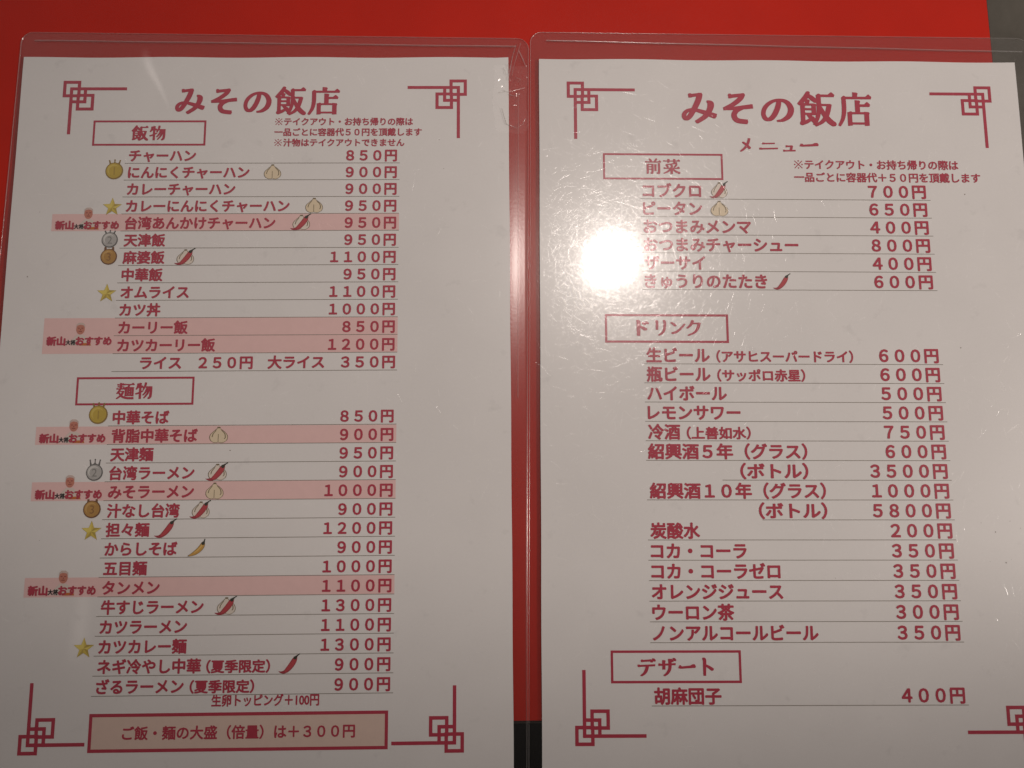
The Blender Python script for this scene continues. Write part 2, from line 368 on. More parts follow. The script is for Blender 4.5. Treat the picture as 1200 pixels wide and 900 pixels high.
def garlic(pr, b, z=0.10, pale=False):
    u = unit(*b); s = lambda *p: stroke(upath(*b, p))
    body = [(.44, .97), (.56, .97), (.58, .86), (.68, .76), (.86, .64), (.97, .44), (.98, .24), (.88, .09), (.70, .02), (.52, .04), (.40, .01), (.22, .04), (.08, .14), (.02, .32), (.06, .52), (.20, .68), (.36, .80), (.42, .88)]
    pr.add([u(body)], GPALE if pale else GARLIC, z)
    o = s((.42, .90, .03), (.20, .68, .025), (.05, .50, .03), (.02, .30, .035), (.10, .12, .03)) + s((.58, .88, .03), (.80, .70, .025), (.95, .50, .035), (.98, .28, .03), (.90, .12, .03))
    o += s((.36, .78, .03), (.20, .56, .045), (.15, .36, .05)) + s((.64, .78, .03), (.82, .58, .05), (.86, .34, .05), (.80, .24, .03))
    o += s((.48, .56, .03), (.48, .30, .035), (.48, .06, .03)) + s((.10, .12, .02), (.28, .02, .022), (.48, .05, .02)) + s((.50, .04, .02), (.70, .01, .022), (.88, .10, .02))
    o += [u([(.43, 1), (.57, 1), (.60, .93), (.50, .90), (.40, .93)])]
    pr.add(o, OLIVE, z + .012)

def chili(pr, b, z=0.10, yellow=False):
    s = lambda *p: stroke(upath(*b, p))
    if yellow:
        pr.add(s((.87, .72, .25), (.81, .58, .30), (.65, .38, .30), (.40, .19, .24), (.17, .08, .14), (.0, .02, .05)), OLIVE, z)
        pr.add(s((.87, .72, .20), (.81, .58, .25), (.65, .38, .25), (.40, .19, .19), (.18, .08, .10), (.06, .03, .03)), YCHILI, z + .012)
        pr.add(s((.84, .70, .06), (.76, .56, .07), (.58, .37, .07), (.34, .19, .04)), YCHILIL, z + .024)
        pr.add(s((.98, 1.0, .06), (.94, .88, .07), (.90, .78, .16), (.86, .73, .20)), STEM, z + .036)
    else:
        pr.add(s((.80, .82, .15), (.74, .68, .24), (.62, .46, .26), (.46, .24, .23), (.30, .09, .16), (.14, .06, .09), (.0, .11, .02)), CHILID, z)
        pr.add(s((.80, .80, .09), (.75, .68, .17), (.62, .46, .19), (.46, .25, .16), (.32, .11, .09)), CHILI, z + .012)
        pr.add(s((1.0, 1.0, .045), (.90, .93, .05), (.82, .85, .10), (.76, .78, .17)), STEM, z + .024)

def garlic_chili(pr, b, z=0.10):
    x0, y1, x1, y0 = b; w, h = x1 - x0, y1 - y0
    garlic(pr, (x0 + .10 * w, y1 - .06 * h, x1 - .04 * w, y0 + .02 * h), z, True)
    chili(pr, (x0, y1, x1, y0), z + .03)

def star(pr, b, z=0.10):
    x0, y1, x1, y0 = b; cx = (x0 + x1) / 2; r = (x1 - x0) / 2 * 1.05; cy = y1 - r
    pts = [(cx + (r if i % 2 == 0 else r * .42) * math.sin(i * math.pi / 5), cy + (r if i % 2 == 0 else r * .42) * math.cos(i * math.pi / 5)) for i in range(10)]
    tone = [STARM, STARD, STARL, STARD, STARM, STARD, STARM, STARL, STARL, STARL]
    pr.add([[(cx + (p[0] - cx) * 1.06, cy + (p[1] - cy) * 1.06) for p in pts]], STARD, z)
    for i in range(10):
        pr.raw([(cx, cy), pts[i], pts[(i + 1) % 10]], [[0, 1, 2]], tone[i], z + .012)

def medal(pr, b, rank, z=0.10):
    d, m, l = {1: (GOLDD, GOLD, GOLDL), 2: (SILVD, SILV, SILVL), 3: (BROND, BRON, BRONL)}[rank]
    x0, y1, x1, y0 = b; r = (x1 - x0) / 2; cx, cy = (x0 + x1) / 2, y0 + r
    u = lambda pts: [(cx + p[0] * r, cy + p[1] * r) for p in pts]
    top = (y1 - cy) / r
    sp = lambda x_, y_, w_, x2, y2: stroke([(cx + x2 * r, cy + y2 * r, w_ * r * 1.6), (cx + x_ * r, cy + y_ * r, w_ * r * .7)], False) + [circle(cx + x_ * r, cy + y_ * r, .09 * r, n=10)]
    if rank == 3:
        crown = [u([(-.62, .6), (-.58, top - .05), (-.36, top - .05), (-.30, top - .42), (.30, top - .42), (.36, top - .05), (.58, top - .05), (.62, .6)])]
    else:
        crown = sp(-.60, top - .16, .14, -.48, .85) + sp(0, top - .08, .10, 0, 1.0) + sp(.60, top - .16, .14, .48, .85) + [u([(-.56, .6), (-.56, top - .52), (-.28, top - .66), (0, top - .44), (.28, top - .66), (.56, top - .52), (.56, .6)])]
    pr.add(crown, d, z)
    pr.add([u([(-.42, .7), (-.42, top - .62), (-.22, top - .74), (0, top - .60), (.22, top - .74), (.42, top - .62), (.42, .7)])], m, z + .012)
    pr.add([circle(cx, cy, r)], d, z + .024)
    pr.add([circle(cx - .03 * r, cy + .03 * r, r * .88)], m, z + .036)
    pr.add([circle(cx - .12 * r, cy + .12 * r, r * .66)], l, z + .048)
    pr.add([circle(cx + .02 * r, cy - .02 * r, r * .62)], m, z + .060)
    v, f = glyphs(str(rank))
    w0, w1 = min(a[0] for a in v), max(a[0] for a in v)
    pr.raw([(cx + (a[0] - (w0 + w1) / 2) * r * 1.35, cy + (a[1] - .36) * r * 1.35) for a in v], f, {1: GOLDD2, 2: SILVD2, 3: BROND2}[rank], z + .072)

def cook(pr, x, y, z=0.10):
    """a small cut-out picture of a cook: grey hair, ruddy face, white coat; (x, y) is the top of the head"""
    pr.add([[(x - 3.2, y - 9.4), (x - 3.3, y - 7.0), (x - 1.4, y - 5.0), (x + 1.4, y - 5.0), (x + 3.6, y - 6.6), (x + 4.7, y - 9.4)]], COAT, z)
    pr.add([circle(x, y - 2.6, 1.75, 2.25, 18)], SKIN, z + .012)
    pr.add([[(x - 1.75, y - 1.9), (x - 1.7, y - .7), (x - .8, y + .1), (x + .8, y + .1), (x + 1.8, y - .7), (x + 1.85, y - 2.0), (x + 1.2, y - 1.0), (x - .2, y - .75), (x - 1.3, y - 1.1)]], HAIR, z + .024)
    pr.add([rect(x - 1.1, y - 2.35, x - .35, y - 2.0), rect(x + .35, y - 2.35, x + 1.1, y - 2.0), rect(x - .7, y - 3.75, x + .7, y - 3.45), rect(x - .16, y - 3.1, x + .2, y - 2.6)], FACED, z + .036)
    pr.add([[(x - .2, y - 8.6), (x + 4.3, y - 8.3), (x + 4.7, y - 9.5), (x - .2, y - 9.5)]], ORANGE, z + .012)

def ornament(pr, x, y, sx, sy, hx, vy, w=1.36, z=0.06):
    """three linked squares with two arms; (x, y) is the outer corner of the first square, sx/sy point inward"""
    o = []
    R = lambda a, b, c, d: rect(min(x + sx * a, x + sx * c), min(y + sy * b, y + sy * d), max(x + sx * a, x + sx * c), max(y + sy * b, y + sy * d))
    for k, s in ((0, 7.55), (3.0, 7.3), (6.0, 7.6)):
        for (a, b, c, d) in ((k, k, k + s, k + w), (k, k + s - w, k + s, k + s), (k, k, k + w, k + s), (k + s - w, k, k + s, k + s)): o.append(R(a, b, c, d))
    o.append(R(3.0, 3.0, abs(hx - x), 3.0 + w)); o.append(R(3.0, 3.0, 3.0 + w, abs(vy - y)))
    pr.add(o, INK, z)

# ================================================================== the menu cards
def menu_card(label, group, ox, oy, ang):
    e = bpy.data.objects.new('menu_card', None); COL.objects.link(e); e.empty_display_size = 0.02
    x, y = turn(ox * MM, oy * MM); e.location = (x, y, TOP); e.rotation_euler = (0, 0, ang + YAW)
    e['label'] = label; e['category'] = 'menu'; e['group'] = group
    # paper: a thin sheet with slightly uneven edges
    pv, n = [], 40
    edge = []
    for k in range(n): edge.append((210 * k / n, 0.18 * math.sin(k * .55 + ox) - 0.1))
    for k in range(n): edge.append((210 + 0.06 * math.sin(k * .7), -297 * k / n))
    for k in range(n): edge.append((210 - 210 * k / n, -297))
    for k in range(n): edge.append((0.06 * math.sin(k * .6), -297 + 297 * k / n))
    m = len(edge)
    vs = [(a, b, 0) for a, b in edge] + [(a, b, -.1) for a, b in edge]
    fs = [list(range(m))[::-1], list(range(m, 2 * m))] + [[i, (i + 1) % m, m + (i + 1) % m, m + i] for i in range(m)]
    link('paper_sheet', mesh_from(vs, fs), e, [PAPER])
    return e

def rounded(w, h, r, n=7):
    """corner points then sides, clockwise from the top left, of a rectangle whose top left is 0,0 (y down is negative); equal count per side"""
    pts = []
    for cx, cy, a in ((r, -r, 180), (w - r, -r, 90), (w - r, -h + r, 0), (r, -h + r, -90)):
        for i in range(n): 
            t = math.radians(a - 90 * i / (n - 1)); pts.append((cx + r * math.cos(t), cy + r * math.sin(t)))
    return pts

def sleeve(card, x, y, w, h, rot, ridge, right_line):
    """the clear case round the sheet: a moulded rim that slopes from the paper to the welded edge, and a back sheet"""
    n = 7; r = 5.0
    c, s = math.cos(rot), math.sin(rot)
    outer = [(x + c * a - s * b, y + s * a + c * b) for a, b in rounded(w, h, r, n)]
    inner = [(0.0, 0.0)] * n + [(210.0, 0.0)] * n + [(210.0, -297.0)] * n + [(0.0, -297.0)] * n
    # straight sides get extra columns so the rim can follow
    O, I = [], []
    for k in range(4 * n):
        O.append(outer[k]); I.append(inner[k])
        if k % n == n - 1:
            j = (k + 1) % (4 * n)
            for t in [q / 12 for q in range(1, 12)]:
                O.append((outer[k][0] * (1 - t) + outer[j][0] * t, outer[k][1] * (1 - t) + outer[j][1] * t))
                I.append((inner[k][0] * (1 - t) + inner[j][0] * t, inner[k][1] * (1 - t) + inner[j][1] * t))
    m = len(O); steps = [0, .2, .4, .6, .8, .95, 1.0]
    zs = [-.02 - .86 * (t ** 1.35) for t in steps]; zs[-2] = -.78; zs[-1] = -1.0
    vs, fs = [], []
    for t, z in zip(steps, zs):
        vs += [(I[i][0] * (1 - t) + O[i][0] * t, I[i][1] * (1 - t) + O[i][1] * t, z) for i in range(m)]
    for a in range(len(steps) - 1):
        for i in range(m):
            j = (i + 1) % m
            q = [a * m + i, a * m + j, (a + 1) * m + j, (a + 1) * m + i]
            fs.append(q[::-1])
    o = link('clear_sleeve', mesh_from(vs, fs, None, True, True), card, [SLEEVE])
    link('back_sheet', mesh_from([(p[0], p[1], -1.12) for p in O], [list(range(m))], None, False, True), o, [SLEEVE])
    # bright bead along the outer rim, and the pressed line below the open edge
    rims = []
    def bead(pts, w_, z, hgt, closed=False):
        v, f = [], []
        q = pts + ([pts[0]] if closed else [])
        for i, p in enumerate(q):
            a = q[max(i - 1, 0)]; b = q[min(i + 1, len(q) - 1)]
            dx, dy = b[0] - a[0], b[1] - a[1]; Ln = math.hypot(dx, dy) or 1
            nx, ny = -dy / Ln, dx / Ln
            for u_, hh in ((-1, 0), (-.55, .75), (0, 1), (.55, .75), (1, 0)):
                v.append((p[0] + nx * u_ * w_ / 2, p[1] + ny * u_ * w_ / 2, (z(p) if callable(z) else z) + hh * hgt))
        for i in range(len(q) - 1):
            for j in range(4): f.append([i * 5 + j, i * 5 + j + 1, (i + 1) * 5 + j + 1, (i + 1) * 5 + j][::-1])
        return v, f
    v, f = bead(O, .42, -.98, .3, True)
    link('rim', mesh_from(v, f, None, True, True), o, [RIDGE])
    (ax, ay), (bx, by) = ridge
    v, f = bead([(ax + (bx - ax) * t / 30, ay + (by - ay) * t / 30 + .06 * math.sin(t * .7)) for t in range(31)], .75, -.42, .38)
    link('pressed_line', mesh_from(v, f, None, True, True), o, [RIDGE])
    if right_line:
        v, f = bead([(right_line[0] + (right_line[2] - right_line[0]) * t / 20, right_line[1] + (right_line[3] - right_line[1]) * t / 20) for t in range(21)], .3, -.42, .22)
        link('pressed_line', mesh_from(v, f, None, True, True), o, [RIDGE])
    return o

def scratches(card, n, seed, box, longest=9.0, centre=None, name='scratches'):
    """fine worn hairlines on the film: each one a tiny rounded ridge, lying any way"""
    q = random.Random(seed); vs, fs = [], []
    for _ in range(n):
        if centre and q.random() < .86:
            rr = abs(q.gauss(0, 31)); aa = q.uniform(0, 2 * math.pi); x, y = centre[0] + rr * math.cos(aa), centre[1] + rr * math.sin(aa)
            if not (box[0] < x < box[2] and box[1] < y < box[3]): continue
        else:
            x, y = q.uniform(box[0], box[2]), q.uniform(box[1], box[3])
        a = q.uniform(0, math.pi); ln = q.uniform(1.0, 1) * (1.2 + (longest - 1.2) * q.random() ** 2.6); bend = q.gauss(0, .05)
        w = q.uniform(.03, .08); h = w * q.uniform(.03, .085); k = len(vs); N = 5
        px, py = x, y
        for i in range(N + 1):
            t = a + bend * (i - N / 2)
            nx, ny = -math.sin(t), math.cos(t); e = 1 - abs(2 * i / N - 1) ** 3 * .85
            for u_, hh in ((-1, 0), (-.5, .72), (0, 1), (.5, .72), (1, 0)):
                vs.append((px + nx * u_ * w * e / 2, py + ny * u_ * w * e / 2, .215 + hh * h * e))
            px += math.cos(t) * ln / N; py += math.sin(t) * ln / N
        for i in range(N):
            for j in range(4): fs.append([k + i * 5 + j, k + i * 5 + j + 1, k + (i + 1) * 5 + j + 1, k + (i + 1) * 5 + j][::-1])
    o = link(name, mesh_from(vs, fs, None, True, True), card, [SCRATCH]); o['kind'] = 'stuff'
    return o

def swell(card, name, pts, hgt, mat, z=.205):
    """a low soft fold shaped to carry a painted sheen, along (x, y, width)"""
    q = smooth_path(pts, 6); vs, fs, M = [], [], 12
    for i, p in enumerate(q):
        a = q[max(i - 1, 0)]; b = q[min(i + 1, len(q) - 1)]
        dx, dy = b[0] - a[0], b[1] - a[1]; Ln = math.hypot(dx, dy) or 1
        nx, ny = -dy / Ln, dx / Ln; env = math.sin(math.pi * min(max(i / (len(q) - 1), 0), 1)) ** 1.3
        for j in range(M + 1):
            u_ = 2 * j / M - 1
            vs.append((p[0] + nx * u_ * p[2] / 2, p[1] + ny * u_ * p[2] / 2, z + hgt * p[2] * env * (.5 + .5 * math.cos(math.pi * u_))))
    for i in range(len(q) - 1):
        for j in range(M): fs.append([i * (M + 1) + j, i * (M + 1) + j + 1, (i + 1) * (M + 1) + j + 1, (i + 1) * (M + 1) + j][::-1])
    me = mesh_from(vs, fs, None, True, True)
    ca = me.color_attributes.new('sheen', 'FLOAT_COLOR', 'POINT')
    for k in range(len(vs)):
        i, j = divmod(k, M + 1); a = math.sin(math.pi * i / (len(q) - 1)) ** 1.2 * (.5 + .5 * math.cos(math.pi * (2 * j / M - 1)))
        ca.data[k].color = (a, a, a, 1)
    return link(name, me, card, [mat])

def row(card, xl, xr, y, label=None):
    pr = Print(); pr.add([rect(xl, y - .12, xr, y + .12)], LINE, .06)
    o = pr.build('menu_row', card)
    if label: o['label'] = label
    return o
def words(parent, name, *args, **kw):
    pr = Print(); text(pr, *args, **kw); return pr.build(name, parent)
def icon(parent, name, fn, *a):
    pr = Print(); fn(pr, *a); return pr.build(name, parent)
def heading(card, box, w, chars, label):
    pr = Print(); x0, y1, x1, y0 = box
    pr.add(frame(x0, y0, x1, y1, w), INK, .06); o = pr.build('heading_box', card); o['label'] = label
    pr = Print()
    for ch, a, b, c, d in chars: brush(pr, ch, a, b, c, d, heavy=3.4 if ch in 'ドリンクデザート' else 1.5)
    pr.build('heading_text', o)
    return o

GRP = 'menu cards in clear sleeves on the red table'
# ---------------------------------------------------------------- left card
A = menu_card('clear-sleeved menu card of rice and noodle dishes with medals, stars and pink highlighted rows', GRP, -224.886, 163.758, .108554)
sl = sleeve(A, -2.2, 12.1, 221.2, 318, -.0128, ((3.8, 7.95), (213.5, 5.26)), (214.2, -16, 212.9, -150))
pr = Print()
for ch, a, b in (('み', 66.8, 78.8), ('そ', 81.73, 92.71), ('の', 95.87, 107.2), ('飯', 109.2, 122.2), ('店', 123.4, 136.9)):
    t, bt = (-14.2, -26.6) if ch in '飯店' else (-14.7, -26.1)
    if ch == 'の': t, bt = -15.4, -25.9
    brush(pr, ch, a, b, t, bt, heavy=1.15 if ch in '飯店' else 2.3)
pr.build('title', A)
pr = Print()
text(pr, '※テイクアウト・お持ち帰りの際は', 3.72, -29.75, 109.6, 168.6, bold=.03)
text(pr, '一品ごとに容器代５０円を頂戴します', 3.72, -34.5, 109.4, 172.4, bold=.03)
text(pr, '※汁物はテイクアウトできません', 3.72, -39.25, 109.55, 165.0, bold=.03)
pr.build('takeaway_note', A)
for (x, y, sx, sy, hx, vy) in ((17.95, -11.0, 1, -1, 45.3, -35.4), (191.9, -10.4, -1, -1, 166.2, -37.3), (19.5, -287.0, 1, 1, 44.9, -260.4), (190.8, -288.0, -1, 1, 162.7, -263.0)):
    icon(A, 'corner_ornament', ornament, x, y, sx, sy, hx, vy)
heading(A, (31.95, -29.15, 80.05, -40.55), .85, (('飯', 48.5, 55.4, -31.7, -38.2), ('物', 56.2, 62.9, -31.7, -38.2)), 'boxed heading for rice dishes')
heading(A, (32.4, -140.45, 80.3, -152.05), .85, (('麺', 48.75, 55.9, -142.9, -149.6), ('物', 56.6, 63.4, -142.9, -149.6)), 'boxed heading for noodle dishes')

EM = 5.80
LROWS = [('チャーハン', '８５０円', 'fried rice'), ('にんにくチャーハン', '９００円', 'garlic fried rice'), ('カレーチャーハン', '９００円', 'curry fried rice'),
 ('カレーにんにくチャーハン', '９５０円', 'curry garlic fried rice'), ('台湾あんかけチャーハン', '９５０円', 'fried rice with sauce'), ('天津飯', '９５０円', 'crab omelette rice'),
 ('麻婆飯', '１１００円', 'mapo tofu rice'), ('中華飯', '９５０円', 'chop suey rice'), ('オムライス', '１１００円', 'omelette rice'), ('カツ丼', '１０００円', 'cutlet bowl'),
 ('カーリー飯', '８５０円', 'curry rice'), ('カツカーリー飯', '１２００円', 'cutlet curry rice'), (None, None, 'plain rice sizes'),
 ('中華そば', '８５０円', 'plain ramen'), ('背脂中華そば', '９００円', 'back fat ramen'), ('天津麺', '９５０円', 'omelette noodles'), ('台湾ラーメン', '９００円', 'spicy minced meat ramen'),
 ('みそラーメン', '１０００円', 'miso ramen'), ('汁なし台湾', '９００円', 'soupless spicy noodles'), ('担々麺', '１２００円', 'dandan noodles'), ('からしそば', '９００円', 'mustard noodles'),
 ('五目麺', '１０００円', 'mixed topping noodles'), ('タンメン', '１１００円', 'vegetable noodles'), ('牛すじラーメン', '１３００円', 'beef tendon ramen'), ('カツラーメン', '１１００円', 'cutlet ramen'),
 ('カツカレー麺', '１３００円', 'cutlet curry noodles'), ('ネギ冷やし中華', '９００円', 'cold noodles with leek'), ('ざるラーメン', '９００円', 'chilled dipping ramen')]
LY = [-48.45 - 7.475 * k for k in range(13)] + [-160.5 - 7.505 * k for k in range(15)]
XL, XR, XN, XP = 46.3, 163.15, 48.15, 161.8
rows = []
for i, ((nm, price, en), y) in enumerate(zip(LROWS, LY)):
    o = row(A, XL, XR, y, 'menu row for ' + en); rows.append(o)
    if nm:
        words(o, 'dish_name', nm, EM, y + 3.4, x0=XN)
        words(o, 'price', price, EM, y + 3.45, x1=XP)
    else:
        words(o, 'dish_name', 'ライス', EM, y + 3.5, x0=57.9, x1=74.4); words(o, 'price', '２５０円', EM, y + 3.5, x0=81.8, x1=103.6)
        words(o, 'dish_name', '大ライス', EM, y + 3.5, x0=110.1, x1=133.0); words(o, 'price', '３５０円', EM, y + 3.5, x0=140.2, x1=162.1)
    if i == 26: words(o, 'season_note', '（夏季限定）', 5.1, y + 3.1, x0=90.4, x1=114.9)
    if i == 27: words(o, 'season_note', '（夏季限定）', 5.1, y + 3.1, x0=84.3, x1=109.0)
def band(o, y1, y0, x0=17.4):
    pr = Print(); pr.add([rect(x0, y0, 163.15, y1)], BAND, .03); pr.build('highlight_band', o)
def tipster(o, y):
    """the recommendation badge: a cook's cut-out and its lettering; y is the middle of the lettering"""
    icon(o, 'cook_picture', cook, 32.5, y + 7.6)
    pr = Print()
    text(pr, '新山', 3.9, y, 19.15, 26.5, z=.16, bold=.055); text(pr, 'おすすめ', 3.85, y, 31.0, 45.4, z=.16, bold=.055)
    text(pr, '大将', 2.2, y - .6, 26.9, 30.75, z=.15, bold=.045, mat=BLACKINK)
    pr.build('recommendation_text', o)
for i in (4, 14, 17, 22):
    band(rows[i], LY[i - 1] if i != 14 else LY[14] + 7.3, LY[i]); tipster(rows[i], LY[i] + 2.55)
band(rows[10], LY[9], LY[10]); band(rows[11], LY[10], LY[11]); tipster(rows[11], LY[11] + 5.3)
for i, rank in ((1, 1), (5, 2), (6, 3), (13, 1), (16, 2), (18, 3)):
    y = LY[i]
    b = {1: (38.4, y + 9.2, 45.9, y + .3), 5: (38.75, y + 7.9, 45.5, y + .2), 6: (38.7, y + 8.2, 45.6, y + .3), 13: (38.3, y + 9.7, 45.9, y + .8), 16: (38.7, y + 9.2, 45.4, y + .4), 18: (38.5, y + 8.3, 45.5, y + .6)}[i]
    o = icon(rows[i], 'medal_icon', medal, b, rank); o['label'] = {1: 'gold medal', 2: 'silver medal', 3: 'bronze medal'}[rank]
for i in (3, 8, 19, 25):
    y = LY[i]; icon(rows[i], 'star_icon', star, (38.5, y + 6.9, 46.0, y + .2))
for i, x0, x1 in ((1, 105.5, 112.8), (3, 123.5, 130.9), (14, 87.4, 94.9), (17, 86.9, 94.1)):
    y = LY[i]; icon(rows[i], 'garlic_icon', garlic, (x0, y + 6.85, x1, y + .3))
for i, x0, x1 in ((4, 117.5, 126.0), (6, 69.6, 78.0), (16, 86.7, 95.4), (18, 81.0, 89.2), (23, 92.6, 101.1)):
    y = LY[i]; icon(rows[i], 'garlic_chili_icon', garlic_chili, (x0, y + 7.3, x1, y + .15))
for i, x0, x1 in ((19, 67.3, 76.0), (26, 118.4, 126.6)):
    y = LY[i]; icon(rows[i], 'chili_icon', chili, (x0, y + 7.6, x1, y + .2))
o = icon(rows[20], 'chili_icon', chili, (81.0, LY[20] + 7.1, 87.7, LY[20] + .3), .10, True); o['label'] = 'yellow chili'
words(A, 'topping_note', '生卵トッピング＋100円', 4.7, -267.7, x0=92.9, x1=134.4, bold=.03)
pr = Print(); pr.add([rect(46.6, -286.0, 161.0, -272.5)], BEIGE, .03); pr.add(frame(46.1, -286.4, 161.35, -272.1, 1.25), INK, .06)
ob = pr.build('offer_box', A)
words(ob, 'offer_text', 'ご飯・麺の大盛（倍量）は＋３００円', 5.3, -279.4, x0=59.2, x1=148.5, bold=.028)

# ---------------------------------------------------------------- right card
B = menu_card('clear-sleeved menu card of starters, drinks and a dessert, without any pink rows', GRP, -2.687, 187.394, .1001)
sr = sleeve(B, -3.75, 12.9, 221.0, 318, -.0045, ((3.15, 8.7), (213.9, 5.16)), None)
pr = Print()
for ch, a, b in (('み', 62.4, 77.0), ('そ', 80.15, 93.05), ('の', 96.85, 110.5), ('飯', 112.7, 128.9), ('店', 130.3, 145.1)):
    t, bt = (-15.0, -30.3) if ch in '飯店' else (-15.6, -29.4)
    if ch == 'の': t, bt = -17.2, -28.9
    brush(pr, ch, a, b, t, bt, heavy=1.15 if ch in '飯店' else 2.3)
pr.build('title', B)
pr = Print()
for ch, a, b, t, bt in (('メ', 86.7, 92.3, -36.0, -42.3), ('ニ', 95.1, 103.0, -37.6, -41.7), ('ュ', 105.2, 110.9, -37.4, -42.4), ('ー', 112.9, 120.6, -35.6, -43.0)): brush(pr, ch, a, b, t, bt, heavy=4.2)
pr.build('subtitle', B)
pr = Print()
text(pr, '※テイクアウト・お持ち帰りの際は', 4.5, -47.95, 109.9, 181.0, bold=.03)
text(pr, '一品ごとに容器代＋５０円を頂戴します', 4.5, -53.7, 109.7, 190.2, bold=.03)
pr.build('takeaway_note', B)
for (x, y, sx, sy, hx, vy) in ((12.0, -10.65, 1, -1, 41.7, -37.0), (198.2, -11.4, -1, -1, 171.0, -39.9), (12.9, -285.5, 1, 1, 40.7, -257.1), (196.2, -284.6, -1, 1, 166.8, -258)):
    icon(B, 'corner_ornament', ornament, x, y, sx, sy, hx, vy)
heading(B, (27.3, -43.4, 79.0, -55.2), .85, (('前', 45.5, 52.2, -45.9, -52.7), ('菜', 53.2, 60.4, -45.9, -52.7)), 'boxed heading for starters')
heading(B, (27.0, -114.15, 78.75, -126.35), .95, (('ド', 38.0, 46.6, -116.8, -123.4), ('リ', 47.2, 53.4, -116.8, -123.2), ('ン', 54.2, 60.8, -117.2, -122.7), ('ク', 60.7, 67.5, -116.8, -123.2)), 'boxed heading for drinks')
heading(B, (27.2, -249.75, 78.75, -262.2), .95, (('デ', 37.8, 44.9, -252.7, -259.4), ('ザ', 46.0, 53.0, -252.7, -259.4), ('ー', 54.0, 60.5, -252.4, -259.9), ('ト', 61.9, 68.4, -252.7, -259.4)), 'boxed heading for dessert')
EM2 = 6.68
RROWS = [('コブクロ', '７００円', 'first starter'), ('ピータン', '６５０円', 'century egg'), ('おつまみメンマ', '４００円', 'bamboo shoot snack'), ('おつまみチャーシュー', '８００円', 'roast pork snack'), ('ザーサイ', '４００円', 'pickled mustard stem'), ('きゅうりのたたき', '６００円', 'smashed cucumber'),
 ('生ビール', '６００円', 'draught beer'), ('瓶ビール', '６００円', 'bottled beer'), ('ハイボール', '５００円', 'highball'), ('レモンサワー', '５００円', 'lemon sour'), ('冷酒', '７５０円', 'cold sake'), ('紹興酒５年（グラス）', '６００円', 'five year rice wine by the glass'), ('（ボトル）', '３５００円', 'five year rice wine by the bottle'),
 ('紹興酒１０年（グラス）', '１０００円', 'ten year rice wine by the glass'), ('（ボトル）', '５８００円', 'ten year rice wine by the bottle'), ('炭酸水', '２００円', 'sparkling water'), ('コカ・コーラ', '３５０円', 'cola'), ('コカ・コーラゼロ', '３５０円', 'sugar free cola'), ('オレンジジュース', '３５０円', 'orange juice'), ('ウーロン茶', '３００円', 'oolong tea'), ('ノンアルコールビール', '３５０円', 'alcohol free beer'), ('胡麻団子', '４００円', 'sesame balls')]
RY = [-63.75 - 7.96 * k for k in range(6)] + [-135.2 - 7.973 * k for k in range(15)] + [-270.7]
for i, ((nm, price, en), y) in enumerate(zip(RROWS, RY)):
    xl = 43.0
    if i == 12: xl = 74.0
    if i == 14: xl = 89.6
    o = row(B, xl, 167.95, y, 'menu row for ' + en)
    dx = .55 * (i / 21)
    if i == 11: words(o, 'dish_name', nm, EM2, y + 3.65, x0=44.0, x1=109.0)
    elif i == 13: words(o, 'dish_name', nm, EM2, y + 3.65, x0=44.4, x1=115.8)
    elif i == 12: words(o, 'dish_name', nm, EM2, y + 3.65, x0=81.6, x1=109.0)
    elif i == 14: words(o, 'dish_name', nm, EM2, y + 3.65, x0=88.5, x1=115.9)
    else: words(o, 'dish_name', nm, EM2, y + 3.65, x0=44.25)
    words(o, 'price', price, EM2, y + 3.75, x1=165.95 + dx)
    if i == 6: words(o, 'brewer_note', '（アサヒスーパードライ）', 5.3, y + 3.2, x0=73.4, x1=130.3)
    if i == 7: words(o, 'brewer_note', '（サッポロ赤星）', 5.3, y + 3.2, x0=73.5, x1=109.8)
    if i == 10: words(o, 'sake_note', '（上善如水）', 5.3, y + 3.2, x0=60.1, x1=86.1)
    if i == 0: icon(o, 'garlic_chili_icon', garlic_chili, (72.8, y + 7.95, 80.8, y + .35))
    if i == 1: icon(o, 'garlic_icon', garlic, (73.0, y + 7.2, 80.6, y + .35))
    if i == 5: icon(o, 'chili_icon', chili, (98.3, y + 7.1, 105.8, y + .2))

# ---------------------------------------------------------------- scratches, specks and added sheen folds
glare = (34.0, -91.5)
scratches(B, 9500, 3, (1, -292, 207, -2), 8.0, glare)
scratches(A, 900, 5, (8, -280, 207, -5), 7.0)
swell(A, 'sheen_fold', [(51.5, 4.5, 4.5), (53.2, -2, 6.0), (56.4, -9, 5.0), (59.8, -15, 3.6), (64.5, -25, 1.6)], .13, CREASESHEEN)  # reflected streak built as a fold with its own faded gloss
swell(A, 'sheen_fold', [(41.5, -222, 7), (40.8, -234, 10), (40.0, -247, 12), (39.5, -254, 12)], .045, SHEEN)  # soft glare patch put into the film as added gloss
for card_, seed_, spots in ((B, 4, ((190.5, -199.5), (194.6, -202.3), (184.2, -203.8), (178.6, -200.2), (187.5, -216.0), (189.8, -214.8), (181.0, -215.6), (183, -61), (176, -128), (118, -222))), (A, 8, ((12, -70), (9, -98), (182, -51), (180, -38), (22, -206), (96, -170.8)))):
    pr = Print(); qq = random.Random(seed_)
    for x, y in spots:
        r = qq.uniform(.12, .32); pr.add([[(x + r * qq.uniform(.6, 1.2) * math.cos(t), y + r * qq.uniform(.6, 1.2) * math.sin(t)) for t in [k * .7 for k in range(9)]]], SPECK, .03)
    pr.build('paper_specks', card_)
